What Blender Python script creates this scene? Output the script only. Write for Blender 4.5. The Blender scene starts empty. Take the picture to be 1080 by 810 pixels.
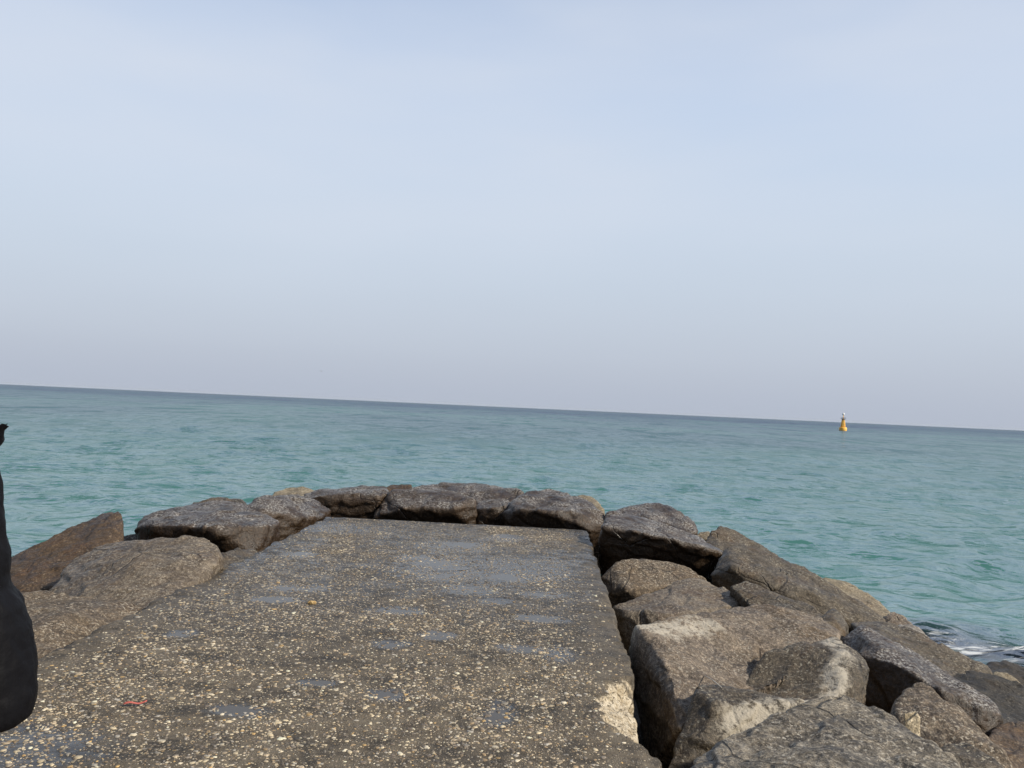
import bpy, bmesh, math, random
import numpy as np
from mathutils import Vector, Matrix
R = math.radians
random.seed(7); rng = np.random.default_rng(7)
sc = bpy.context.scene
COL = sc.collection

# ------------------------------------------------------------------ camera
CAM_H = 1.6
F_PX, CX, CY = 900.0, 540.0, 405.0            # measured on the 1080 x 810 photograph
cam = bpy.data.objects.new('camera', bpy.data.cameras.new('camera'))
COL.objects.link(cam)
cam.data.sensor_width = 36.0
cam.data.lens = 36.0 * F_PX / 1080.0
cam.data.clip_start = 0.05
cam.data.clip_end = 30000
YAW, PITCH, ROLL = R(2.48), R(1.55), R(2.6)
RM = Matrix.Rotation(YAW, 3, 'Z') @ Matrix.Rotation(math.pi/2 + PITCH, 3, 'X') @ Matrix.Rotation(ROLL, 3, 'Z')
cam.matrix_world = Matrix.Translation((0, 0, CAM_H)) @ RM.to_4x4()
sc.camera = cam

# ------------------------------------------------------------------ light
SUN_EL, SUN_AZ = R(37), R(112)                 # azimuth clockwise from +Y: from the right, a little ahead
sd = Vector((math.sin(SUN_AZ)*math.cos(SUN_EL), math.cos(SUN_AZ)*math.cos(SUN_EL), math.sin(SUN_EL)))
sun = bpy.data.objects.new('sun', bpy.data.lights.new('sun', 'SUN'))
COL.objects.link(sun)
sun.data.energy = 4.8
sun.data.angle = R(2.5)
sun.data.color = (1.0, 0.90, 0.74)
sun.rotation_euler = (-sd).to_track_quat('-Z', 'Y').to_euler()

w = bpy.data.worlds.new("World"); sc.world = w; w.use_nodes = True
nt = w.node_tree; nt.nodes.clear()
def wn(t, **k):
    n = nt.nodes.new(t)
    for a, b in k.items(): setattr(n, a, b)
    return n
wo = wn('ShaderNodeOutputWorld'); bg = wn('ShaderNodeBackground')
sky = wn('ShaderNodeTexSky', sky_type='NISHITA', sun_disc=False)
sky.sun_elevation = SUN_EL; sky.sun_rotation = SUN_AZ
sky.air_density = 1.0; sky.dust_density = 4.0; sky.ozone_density = 1.5
tc = wn('ShaderNodeTexCoord'); sep = wn('ShaderNodeSeparateXYZ')
nt.links.new(tc.outputs['Generated'], sep.inputs[0])
ramp = wn('ShaderNodeValToRGB'); ramp.color_ramp.interpolation = 'B_SPLINE'
SKYK = 10.0     # radiance of the veil is given for a Background strength of 0.1
stops = [(0.0, (.50, .555, .67)), (0.06, (.56, .615, .72)), (0.14, (.62, .70, .81)), (0.24, (.655, .755, .89)), (0.40, (.61, .725, .93)), (0.62, (.26, .36, .56)), (1.0, (.16, .24, .42))]
cr = ramp.color_ramp
while len(cr.elements) < len(stops): cr.elements.new(0.5)
for e, (p, c) in zip(cr.elements, stops):
    e.position = p; e.color = (*c, 1)
nt.links.new(sep.outputs['Z'], ramp.inputs[0])
# thin high cloud streaks
mp = wn('ShaderNodeMapping'); mp.inputs['Rotation'].default_value = (0, R(32), R(10)); mp.inputs['Scale'].default_value = (1.2, 1.0, 4.4); mp.inputs['Location'].default_value = (.3, .2, 1.7)
nt.links.new(tc.outputs['Generated'], mp.inputs[0])
cn = wn('ShaderNodeTexNoise'); cn.inputs['Scale'].default_value = 1.5; cn.inputs['Detail'].default_value = 4; cn.inputs['Roughness'].default_value = .45
nt.links.new(mp.outputs[0], cn.inputs['Vector'])
cmr = wn('ShaderNodeMapRange'); cmr.inputs[1].default_value = .38; cmr.inputs[2].default_value = .66; cmr.inputs[4].default_value = .75
nt.links.new(cn.outputs[0], cmr.inputs[0])
el = wn('ShaderNodeMapRange'); el.inputs[1].default_value = .05; el.inputs[2].default_value = .3
nt.links.new(sep.outputs['Z'], el.inputs[0])
mul = wn('ShaderNodeMath', operation='MULTIPLY'); nt.links.new(cmr.outputs[0], mul.inputs[0]); nt.links.new(el.outputs[0], mul.inputs[1])
cm = wn('ShaderNodeMix', data_type='RGBA'); cm.inputs[7].default_value = (.73, .79, .895, 1)
nt.links.new(mul.outputs[0], cm.inputs[0]); nt.links.new(ramp.outputs[0], cm.inputs[6])
vs = wn('ShaderNodeVectorMath', operation='SCALE'); vs.inputs['Scale'].default_value = SKYK
nt.links.new(cm.outputs[2], vs.inputs[0])
fm = wn('ShaderNodeMix', data_type='RGBA'); fm.inputs[0].default_value = .88
nt.links.new(sky.outputs[0], fm.inputs[6]); nt.links.new(vs.outputs[0], fm.inputs[7])
bg.inputs['Strength'].default_value = 0.1
# sky dimmed behind the camera, added to deepen shade on camera-facing faces
dt = wn('ShaderNodeVectorMath', operation='DOT_PRODUCT'); dt.inputs[1].default_value = (math.sin(R(35)), math.cos(R(35)), 0)
nt.links.new(tc.outputs['Generated'], dt.inputs[0])
dm = wn('ShaderNodeMapRange', interpolation_type='SMOOTHSTEP'); dm.inputs[1].default_value = -.8; dm.inputs[2].default_value = .25; dm.inputs[3].default_value = .42; dm.inputs[4].default_value = 1
nt.links.new(dt.outputs['Value'], dm.inputs[0])
dv = wn('ShaderNodeVectorMath', operation='SCALE'); nt.links.new(fm.outputs[2], dv.inputs[0]); nt.links.new(dm.outputs[0], dv.inputs['Scale'])
nt.links.new(dv.outputs[0], bg.inputs['Color']); nt.links.new(bg.outputs[0], wo.inputs[0])

sc.view_settings.view_transform = 'Standard'; sc.view_settings.look = 'None'
sc.view_settings.gamma = 1; sc.view_settings.use_curve_mapping = False
sc.view_settings.exposure = 0.0
sc.render.engine = 'CYCLES'
sc.cycles.sample_clamp_direct = 2.0; sc.cycles.max_bounces = 6; sc.cycles.volume_bounces = 0; sc.cycles.use_denoising = True

# ------------------------------------------------------------------ helpers
CAM = Vector((0, 0, CAM_H))
def ray(px, py):
    return RM @ Vector((px - CX, -(py - CY), -F_PX)).normalized()
def at(px, py, Y):
    d = ray(px, py); return CAM + d * (Y / d.y)
def atz(px, py, z):
    d = ray(px, py); return CAM + d * ((z - CAM_H) / d.z)

_perm = rng.permutation(256).astype(np.int64); _perm = np.concatenate([_perm, _perm, _perm])
_grad = rng.normal(size=(256, 3)); _grad /= np.linalg.norm(_grad, axis=1)[:, None]
def perlin(p):
    i = np.floor(p).astype(np.int64); f = p - i; i &= 255
    u = f*f*f*(f*(f*6 - 15) + 10)
    def g(dx, dy, dz):
        h = _perm[_perm[_perm[(i[:, 0]+dx) & 255] + ((i[:, 1]+dy) & 255)] + ((i[:, 2]+dz) & 255)]
        return ((f - np.array([dx, dy, dz]))*_grad[h]).sum(1)
    l = lambda a, b, t: a + (b - a)*t
    return 1.5*l(l(l(g(0,0,0), g(1,0,0), u[:,0]), l(g(0,1,0), g(1,1,0), u[:,0]), u[:,1]),
             l(l(g(0,0,1), g(1,0,1), u[:,0]), l(g(0,1,1), g(1,1,1), u[:,0]), u[:,1]), u[:,2])
def fbm(p, oct=4, gain=.5):
    s = 0; a = 1
    for k in range(oct):
        s = s + a*perlin(p*2**k + 17.3*k); a *= gain
    return s
def ridged(p, oct=4):
    s = 0; a = 1
    for k in range(oct):
        s = s + a*(1 - 2*np.abs(perlin(p*2**k + 9.1*k))); a *= .5
    return s

def mesh_np(name, v, faces, mat=None, smooth=True):
    """faces: list of arrays (n,k)"""
    me = bpy.data.meshes.new(name)
    fl = [np.asarray(f) for f in faces if len(f)]
    nl = sum(f.size for f in fl); nf = sum(len(f) for f in fl)
    me.vertices.add(len(v)); me.vertices.foreach_set('co', np.asarray(v, dtype=np.float32).ravel())
    me.loops.add(nl); me.polygons.add(nf)
    me.loops.foreach_set('vertex_index', np.concatenate([f.ravel() for f in fl]).astype(np.int32))
    tot = np.concatenate([np.full(len(f), f.shape[1]) for f in fl])
    st = np.concatenate([[0], np.cumsum(tot)[:-1]])
    me.polygons.foreach_set('loop_start', st.astype(np.int32))
    me.polygons.foreach_set('use_smooth', np.full(nf, smooth))
    me.update(calc_edges=True); me.validate()
    if mat: me.materials.append(mat)
    return me
def link(name, me, parent=None, loc=None):
    o = bpy.data.objects.new(name, me); COL.objects.link(o)
    if loc is not None: o.location = loc
    if parent: o.parent = parent
    return o
def tag(o, label=None, cat=None, group=None, kind=None):
    if label: o['label'] = label
    if cat: o['category'] = cat
    if group: o['group'] = group
    if kind: o['kind'] = kind
    return o
def empty(name, loc):
    o = bpy.data.objects.new(name, None); COL.objects.link(o); o.location = loc; return o
def grid_faces(nr, nc):
    a = (np.arange(nr-1)[:, None]*nc + np.arange(nc-1)[None, :]).ravel()
    return np.stack([a, a+1, a+nc+1, a+nc], 1)
def remesh(bm, voxel, smooth=2, name='m'):
    me = bpy.data.meshes.new('tmp'); bm.to_mesh(me); bm.free()
    o = bpy.data.objects.new('tmp', me); COL.objects.link(o)
    m = o.modifiers.new('r', 'REMESH'); m.mode = 'VOXEL'; m.voxel_size = voxel; m.use_smooth_shade = True
    if smooth:
        s = o.modifiers.new('s', 'SMOOTH'); s.iterations = smooth; s.factor = .5
    dg = bpy.context.evaluated_depsgraph_get()
    out = bpy.data.meshes.new_from_object(o.evaluated_get(dg)); out.name = name
    bpy.data.objects.remove(o); bpy.data.meshes.remove(me)
    return out
def get_v(me):
    v = np.empty(len(me.vertices)*3, np.float32); me.vertices.foreach_get('co', v)
    n = np.empty(len(me.vertices)*3, np.float32); me.vertices.foreach_get('normal', n)
    return v.reshape(-1, 3).astype(float), n.reshape(-1, 3).astype(float)
def set_v(me, v):
    me.vertices.foreach_set('co', v.astype(np.float32).ravel()); me.update()

# node helper
class N:
    def __init__(s, name):
        s.m = bpy.data.materials.new(name); s.m.use_nodes = True; s.t = s.m.node_tree; s.t.nodes.clear()
        s.out = s.n('ShaderNodeOutputMaterial'); s.b = s.n('ShaderNodeBsdfPrincipled'); s.l(s.b.outputs[0], s.out.inputs[0])
        s.co = s.n('ShaderNodeTexCoord').outputs['Object']
    def n(s, t, **k):
        x = s.t.nodes.new(t)
        for a, b in k.items(): setattr(x, a, b)
        return x
    def l(s, a, b): s.t.links.new(a, b)
    def noise(s, scale, detail=4, rough=.55, co=None, dist=0):
        x = s.n('ShaderNodeTexNoise'); x.inputs['Scale'].default_value = scale; x.inputs['Detail'].default_value = detail
        x.inputs['Roughness'].default_value = rough; x.inputs['Distortion'].default_value = dist
        s.l(co or s.co, x.inputs['Vector']); return x.outputs[0]
    def rng(s, v, a, b, c=0., d=1., smooth=False):
        x = s.n('ShaderNodeMapRange'); 
        if smooth: x.interpolation_type = 'SMOOTHSTEP'
        for k, q in zip((1, 2, 3, 4), (a, b, c, d)): x.inputs[k].default_value = q
        s.l(v, x.inputs[0]); return x.outputs[0]
    def math(s, op, a, b=None):
        x = s.n('ShaderNodeMath', operation=op)
        for i, q in enumerate((a, b)):
            if q is None: continue
            if isinstance(q, (int, float)): x.inputs[i].default_value = q
            else: s.l(q, x.inputs[i])
        return x.outputs[0]
    def mix(s, f, a, b, mode='MIX'):
        x = s.n('ShaderNodeMix', data_type='RGBA', blend_type=mode)
        for i, q in ((0, f), (6, a), (7, b)):
            if isinstance(q, (int, float)): x.inputs[i].default_value = q
            elif isinstance(q, tuple): x.inputs[i].default_value = (*q[:3], 1)
            else: s.l(q, x.inputs[i])
        return x.outputs[2]
    def map(s, scale=(1, 1, 1), rot=(0, 0, 0), co=None):
        x = s.n('ShaderNodeMapping'); x.inputs['Scale'].default_value = scale; x.inputs['Rotation'].default_value = rot
        s.l(co or s.co, x.inputs[0]); return x.outputs[0]
    def bump(s, h, dist, strength=1., normal=None):
        x = s.n('ShaderNodeBump'); x.inputs['Strength'].default_value = strength; x.inputs['Distance'].default_value = dist
        s.l(h, x.inputs['Height'])
        if normal: s.l(normal, x.inputs['Normal'])
        return x.outputs[0]
    def set(s, col=None, rough=None, normal=None, **k):
        for nm, q in (('Base Color', col), ('Roughness', rough)):
            if q is None: continue
            if isinstance(q, tuple): s.b.inputs[nm].default_value = (*q, 1)
            elif isinstance(q, (int, float)): s.b.inputs[nm].default_value = q
            else: s.l(q, s.b.inputs[nm])
        if normal: s.l(normal, s.b.inputs['Normal'])
        for a, b in k.items(): s.b.inputs[a].default_value = b
        return s.m
def plain(name, col, rough=.6, **k):
    return N(name).set(col, rough, **k)

# ------------------------------------------------------------------ materials
def rock_mat(name, dark, mid, light, speck=.35, speck_col=(.42, .40, .36), stain=(.10, .06, .03), rough=.75, strata=0.0, salt=.5):
    s = N(name)
    oi = s.n('ShaderNodeObjectInfo')
    off = s.n('ShaderNodeVectorMath', operation='MULTIPLY_ADD')
    comb = s.n('ShaderNodeCombineXYZ')
    for i in range(3): s.l(oi.outputs['Random'], comb.inputs[i])
    s.l(comb.outputs[0], off.inputs[0]); off.inputs[1].default_value = (37, 61, 23); s.l(s.co, off.inputs[2])
    s.co = off.outputs[0]
    n1 = s.noise(1.6, 5, .6, dist=.4); n2 = s.noise(7, 6, .65, dist=.3); n3 = s.noise(38, 4, .6); n4 = s.noise(120, 2, .6)
    c = s.mix(s.rng(n1, .36, .64), dark, mid)
    c = s.mix(s.rng(n2, .47, .70), c, light)
    if strata:
        ns = s.noise(1, 6, .65, co=s.map((2.2, 3.5, 22), (R(24), R(28), R(30))), dist=.8)
        c = s.mix(s.math('MULTIPLY', s.rng(ns, .5, .66), strata), c, light)
        c = s.mix(s.math('MULTIPLY', s.rng(ns, .48, .34), strata), c, tuple(q*.7 for q in dark))
    c = s.mix(s.math('MULTIPLY', s.rng(s.noise(2.6, 4, .6), .52, .70), .75), c, stain)
    # grains of the stone
    c = s.mix(s.math('MULTIPLY', s.rng(n3, .5, .66), .6), c, tuple(min(1, q*1.9) for q in light))
    c = s.mix(s.math('MULTIPLY', s.rng(n4, .50, .38), .8), c, tuple(q*.45 for q in dark))
    # salt and lichen specks settle on the upper faces
    geo = s.n('ShaderNodeNewGeometry'); sp = s.n('ShaderNodeSeparateXYZ'); s.l(geo.outputs['Normal'], sp.inputs[0])
    up = s.rng(sp.outputs[2], .50, .88)
    nk = s.noise(46, 3, .7); nb = s.noise(3.2, 4, .6)
    spk = s.math('MULTIPLY', s.rng(nk, .60 - .07*speck, .67 - .04*speck), s.rng(nb, .36, .58))
    c = s.mix(s.math('MULTIPLY', s.math('MULTIPLY', spk, up), min(1, speck*1.6)), c, speck_col)
    # worn, chalky edges and dark clefts
    pt = s.rng(geo.outputs['Pointiness'], .525, .60); pt = s.math('MULTIPLY', pt, s.rng(n2, .38, .6))
    c = s.mix(s.math('MULTIPLY', pt, salt), c, tuple(min(.6, q*2.2) for q in light))
    # tide band: stone that stays wet near the water
    pz = s.n('ShaderNodeSeparateXYZ'); s.l(geo.outputs['Position'], pz.inputs[0])
    tide = s.rng(s.math('ADD', pz.outputs[2], s.math('MULTIPLY', n1, .5)), -.75, -1.05)
    c = s.mix(s.math('MULTIPLY', tide, .75), c, (.020, .018, .012))
    # cracks
    v = s.n('ShaderNodeTexVoronoi', feature='DISTANCE_TO_EDGE'); v.inputs['Scale'].default_value = 1.5
    wv = s.n('ShaderNodeMix', data_type='VECTOR'); wv.inputs[0].default_value = .12; nn = s.n('ShaderNodeTexNoise'); nn.inputs['Scale'].default_value = 3.0; nn.inputs['Detail'].default_value = 5
    s.l(s.co, nn.inputs['Vector']); s.l(s.co, wv.inputs[4]); s.l(nn.outputs[1], wv.inputs[5]); s.l(wv.outputs[1], v.inputs['Vector'])
    ck = s.math('MULTIPLY', s.rng(v.outputs[0], .016, .002), s.rng(s.noise(1.1, 2), .46, .58))
    c = s.mix(s.math('MULTIPLY', ck, .5), c, tuple(q*.35 for q in dark))
    h = s.math('ADD', s.math('MULTIPLY', n2, 1.0), s.math('MULTIPLY', n3, .38))
    va = s.n('ShaderNodeAttribute', attribute_name='lit_band').outputs['Fac']
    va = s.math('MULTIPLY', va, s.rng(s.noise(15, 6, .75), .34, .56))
    c = s.mix(s.math('MULTIPLY', s.rng(s.math('ADD', va, s.math('MULTIPLY', n3, .3)), .32, .75), .85), c, (.44, .40, .33))  # sunlit rim and facet painted into the stone colour as a pale band
    if strata: h = s.math('ADD', h, s.math('MULTIPLY', ns, .8*strata))
    h = s.math('ADD', h, s.math('MULTIPLY', n4, .14)); h = s.math('SUBTRACT', h, s.math('MULTIPLY', ck, .5))
    nrm = s.bump(h, .036, .8)
    r = s.math('ADD', s.rng(n1, .35, .6, rough-.16, rough+.10), s.rng(n2, .3, .7, -.10, .10))
    return s.set(c, r, nrm)

M = {}
M['dark']  = rock_mat('dark_brown_granite', (0.0209, 0.0126, 0.0068), (0.0372, 0.0221, 0.0119), (0.0581, 0.0372, 0.0212), 1.7, (.34, .325, .30), (.042, .022, .010), .46, .25)
M['brown'] = rock_mat('brown_granite', (0.0330, 0.0245, 0.0149), (0.0621, 0.0470, 0.0303), (0.1048, 0.0840, 0.0583), .6, (.36, .33, .26), (.085, .046, .015), .66, .35)
M['warm']  = rock_mat('rust_brown_granite', (0.0318, 0.0181, 0.0088), (0.0594, 0.0342, 0.0152), (0.0975, 0.0599, 0.0288), .35, (0.4000, 0.3200, 0.2200), (0.0901, 0.0399, 0.0104), .62, .35)
M['grey']  = rock_mat('grey_granite', (0.0703, 0.0530, 0.0376), (0.1335, 0.1033, 0.0754), (0.2318, 0.1880, 0.1429), .5, (0.4200, 0.3900, 0.3300), (0.0901, 0.0532, 0.0208), .76, .4, .8)
M['pale']  = rock_mat('pale_grey_granite', (0.0970, 0.0800, 0.0616), (0.1843, 0.1630, 0.1342), (0.3007, 0.2800, 0.2530), .5, (.50, .46, .40), (.115, .072, .030), .74, .35, 1.0)
M['strat'] = rock_mat('layered_grey_granite', (0.0442, 0.0357, 0.0246), (0.0987, 0.0806, 0.0574), (0.2273, 0.1983, 0.1546), .5, (.44, .41, .35), (.064, .044, .021), .68, 1.0, .9)
M['speck'] = rock_mat('speckled_granite', (0.0461, 0.0329, 0.0217), (0.0898, 0.0660, 0.0433), (0.1728, 0.1329, 0.0916), .95, (0.4200, 0.3700, 0.2900), (0.0742, 0.0427, 0.0176), .78, .3)
M['tan']   = rock_mat('tan_granite', (.125, .098, .062), (.20, .165, .11), (.29, .25, .18), .3, (.5, .45, .36), (.14, .095, .048), .8, .3)
M['cream'] = rock_mat('cream_stone', (.30, .24, .15), (.40, .33, .22), (.50, .43, .31), .2, (.5, .45, .36), (.28, .2, .1), .8)
M['tawny'] = rock_mat('tawny_granite', (0.0669, 0.0483, 0.0304), (0.1249, 0.0954, 0.0645), (0.2008, 0.1667, 0.1265), .5, (.42, .38, .30), (.10, .057, .022), .58, .35)
M['wet']   = rock_mat('wet_black_granite', (.012, .010, .008), (.022, .018, .013), (.040, .033, .024), .3, (.25, .23, .19), (.024, .015, .008), .68, .3)

# ------------------------------------------------------------------ setting: sea
SEA_Z = -1.7
def make_sea():
    rows = [2.5]
    while rows[-1] < 12000:
        r = rows[-1]; rows.append(r + max(.05, min(r*r/(900*3.3)*.42, r*.2)))
    rows = np.array(rows)
    th = np.concatenate([np.linspace(-1.6, -.72, 120, endpoint=False), np.linspace(-.72, .72, 1450), np.linspace(.72, 1.6, 121)[1:]])
    rr, tt = np.meshgrid(rows, th, indexing='ij')
    x = (rr*np.sin(tt)).ravel(); y = (rr*np.cos(tt)).ravel(); r = rr.ravel()
    dr = np.gradient(rows); dr = np.repeat(dr, len(th))
    z = np.zeros_like(x); dx = np.zeros_like(x); dy = np.zeros_like(x)
    g = np.random.default_rng(3)
    nw = 90
    lam = np.exp(np.linspace(math.log(.5), math.log(9), nw))
    patch = 1 + .55*perlin(np.stack([x*.035, y*.02, 0*x + 3.3], 1)) + .3*perlin(np.stack([x*.15, y*.08, 0*x + 8.3], 1))
    for L in lam:
        a = math.pi/2 + .10 + g.normal(0, .48)
        k = 2*math.pi/L
        sl = .036*(1.0 if L < 2.8 else (2.8/L)**1.0)*g.uniform(.6, 1.4)
        A = sl/k
        f = np.clip(L/(2.2*dr) - .6, 0, 1)*A*patch
        p = k*(math.cos(a)*x + math.sin(a)*y) + g.uniform(0, 6.28)
        s_, c_ = np.sin(p), np.cos(p)
        z += f*s_; dx += .9*f*c_*math.cos(a); dy += .9*f*c_*math.sin(a)
    v = np.stack([x + dx, y + dy, z + SEA_Z], 1)
    me = mesh_np('sea', v, [grid_faces(len(rows), len(th))[:, ::-1]])
    # foam where the swell breaks against the stones
    pts = [atz(px, py, SEA_Z) for px, py in ((965, 662), (1010, 686), (1040, 694), (1080, 690), (1075, 715), (1030, 705))]
    return me, v
me, sea_v = make_sea()
s = N('sea_water')
pos = s.co
sepn = s.n('ShaderNodeSeparateXYZ'); s.l(pos, sepn.inputs[0])
depth = s.rng(sepn.outputs[1], 14, 110, smooth=False)
body = s.mix(depth, (.056, .166, .154), (.042, .118, .136))
body = s.mix(s.rng(sepn.outputs[1], 70, 700), body, (.014, .042, .105))
shal = s.noise(1, 3, .5, co=s.map((.03, .015, 1)))
body = s.mix(s.math('MULTIPLY', s.rng(shal, .42, .66), .5), body, (.074, .190, .176))
# dark sea bed of stones close in on the right
FC = atz(1018, 683, SEA_Z)
def ell(cx, cy, ax, ay, rot):
    vm = s.n('ShaderNodeMapping', vector_type='TEXTURE'); vm.inputs['Location'].default_value = (cx, cy, SEA_Z); vm.inputs['Rotation'].default_value = (0, 0, rot); vm.inputs['Scale'].default_value = (ax, ay, 50)
    s.l(pos, vm.inputs[0]); ln = s.n('ShaderNodeVectorMath', operation='LENGTH'); s.l(vm.outputs[0], ln.inputs[0]); return ln.outputs['Value']
near = s.rng(ell(FC.x - .6, FC.y - .2, 4.5, 1.7, R(-20)), 1.4, .5)
nearn = s.math('MULTIPLY', near, s.rng(s.noise(1.1, 3), .2, .45))
body = s.mix(nearn, body, (.012, .018, .026))
# foam
fo = s.noise(1, 8, .68, co=s.map((1.8, 3.4, 1)), dist=1.6)
f1 = s.rng(ell(FC.x + .3, FC.y + .1, 1.7, .9, R(-14)), 1.1, .3, 0, .30)
f2 = s.rng(ell(atz(972, 664, SEA_Z).x, atz(972, 664, SEA_Z).y, .7, .4, R(-35)), 1.1, .3, 0, .2)
fs = s.math('ADD', s.rng(fo, .25, .75, .1, .9), s.math('MAXIMUM', f1, f2))
foam = s.math('MULTIPLY', s.rng(fs, .74, .92), .85)
foam = s.math('MULTIPLY', foam, s.rng(s.math('MAXIMUM', f1, f2), .0, .03))
col = s.mix(foam, body, (.74, .77, .79))
xl = s.noise(1, 4, .6, co=s.map((.06, .11, 1)), dist=.3)
nrm = s.bump(xl, 2.6, .5)
big = s.noise(1, 4, .6, co=s.map((.30, .48, 1)), dist=.3)
nrm = s.bump(big, 1.0, .7, nrm)
wav = s.noise(1, 5, .62, co=s.map((1.5, 2.3, 1)), dist=.4)
nrm = s.bump(wav, .13, .6, nrm)
fine = s.noise(1, 3, .6, co=s.map((5.5, 9, 1)))
nrm = s.bump(fine, .010, .25, nrm)
rg = s.rng(sepn.outputs[1], 12, 300, .09, .22)
# light scattered up from inside the water does not depend on the slope of the surface; the mirror part does
df = s.n('ShaderNodeBsdfDiffuse'); up_ = s.n('ShaderNodeCombineXYZ'); up_.inputs[2].default_value = 1
s.l(col, df.inputs['Color']); s.l(up_.outputs[0], df.inputs['Normal'])
gl = s.n('ShaderNodeBsdfGlossy', distribution='BECKMANN'); gl.inputs['Color'].default_value = (1, 1, 1, 1); s.l(s.math('ADD', rg, 0.0), gl.inputs['Roughness']); s.l(nrm, gl.inputs['Normal'])
fr = s.n('ShaderNodeFresnel'); fr.inputs['IOR'].default_value = 1.33; s.l(nrm, fr.inputs['Normal'])
# cat's paws: patches of steeper, unresolved ripples mirror less of the sky
p1 = s.math('MULTIPLY', s.rng(s.noise(1, 4, .65, co=s.map((.16, .05, 1)), dist=.4), .50, .63), s.rng(sepn.outputs[1], 45, 120, .1, .5))
p2 = s.math('MULTIPLY', s.rng(s.noise(1, 4, .65, co=s.map((.75, .40, 1)), dist=.4), .50, .64), .38)
paws = s.math('SUBTRACT', 1.0, s.math('MAXIMUM', p1, p2))
ms = s.n('ShaderNodeMixShader'); s.l(s.math('MULTIPLY', s.math('MULTIPLY', s.math('POWER', fr.outputs[0], 1.3), s.math('MULTIPLY', s.rng(sepn.outputs[1], 40, 700, .44, .30), paws)), s.math('SUBTRACT', 1.0, foam)), ms.inputs[0]); s.l(df.outputs[0], ms.inputs[1]); s.l(gl.outputs[0], ms.inputs[2])
s.l(ms.outputs[0], s.out.inputs[0]); s.t.nodes.remove(s.b)
M['sea'] = s.m
me.materials.append(M['sea'])
sea = tag(link('sea', me), kind='structure')

# ------------------------------------------------------------------ setting: concrete walkway
EL = atz(0, 712, 0); FL = atz(345, 545, 0); FR = atz(619, 559, 0); NR = atz(690, 808, 0)
XL = FL.x; XR = (FR.x + NR.x)/2
YF_L, YF_R = FL.y, FR.y
print('slab', EL, FL, FR, NR)
pud = [(478,576,34,5), (315,585,15,3), (532,568,18,2.6), (303,620,16,3.2), (332,620,12,3), (290,632,22,2.6), (421,644,22,3.0), (497,621,26,5),
       (464,608,24,4.5), (573,627,20,3), (571,652,20,3), (412,679,14,3.6), (462,670,13,3.5), (552,684,20,3), (463,596,26,4), (505,603,24,3), (251,749,22,5),
       (407,732,16,4.5), (527,752,12,9), (335,720,14,3), (191,668,12,3.2), (540,610,20,3), (585,592,14,2), (440,588,18,2.4), (520,634,14,3)]
PUD = []
for (px, py, hw, hh) in pud:
    c = atz(px, py, 0); rx = abs(atz(px+hw, py, 0).x - c.x); ry = abs(atz(px, py-hh, 0).y - atz(px, py+hh, 0).y)/2
    PUD.append((c.x, c.y, rx, ry))
CH = [atz(*p, 0) for p in ((640, 712), (618, 735), (645, 775), (668, 760), (664, 715))]
def chip_mask(x, y):
    # broken corner on the right edge: half-ellipse along the edge
    cy, L, W = 4.72, .56, .26
    e = ((y - cy)/L)**2 + ((x - XR - .03)/W)**2
    e = e + .35*fbm(np.stack([x*9, y*9, 0*x + 2], 1), 3)
    return np.clip((1 - e)*2.2, 0, 1)
def slab_h(x, y):
    p = np.stack([x, y, 0*x], 1)
    h = .0035*fbm(p*2.3 + 5, 3) + .0030*fbm(p*np.array([9, 15, 1]), 4)
    for (cx, cy, rx, ry) in PUD:
        q = ((x - cx)/(rx*1.05))**2 + ((y - cy)/(ry*1.15))**2
        h = h - .0075*np.exp(-q*.8)
    ch = chip_mask(x, y)
    edge = np.clip((x - (XR - .30))/.30, 0, 1)
    h = h - ch*(.012 + .075*edge**1.5) - ch*.012*(.5 + ridged(p*14 + 3, 3))
    ed = np.minimum(XR - x, x - XL)
    h = h - .016*np.exp(-np.clip(ed, 0, 9)/.07)*np.clip(1 + 1.6*fbm(p*4, 3), 0, 3)
    return h
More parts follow.
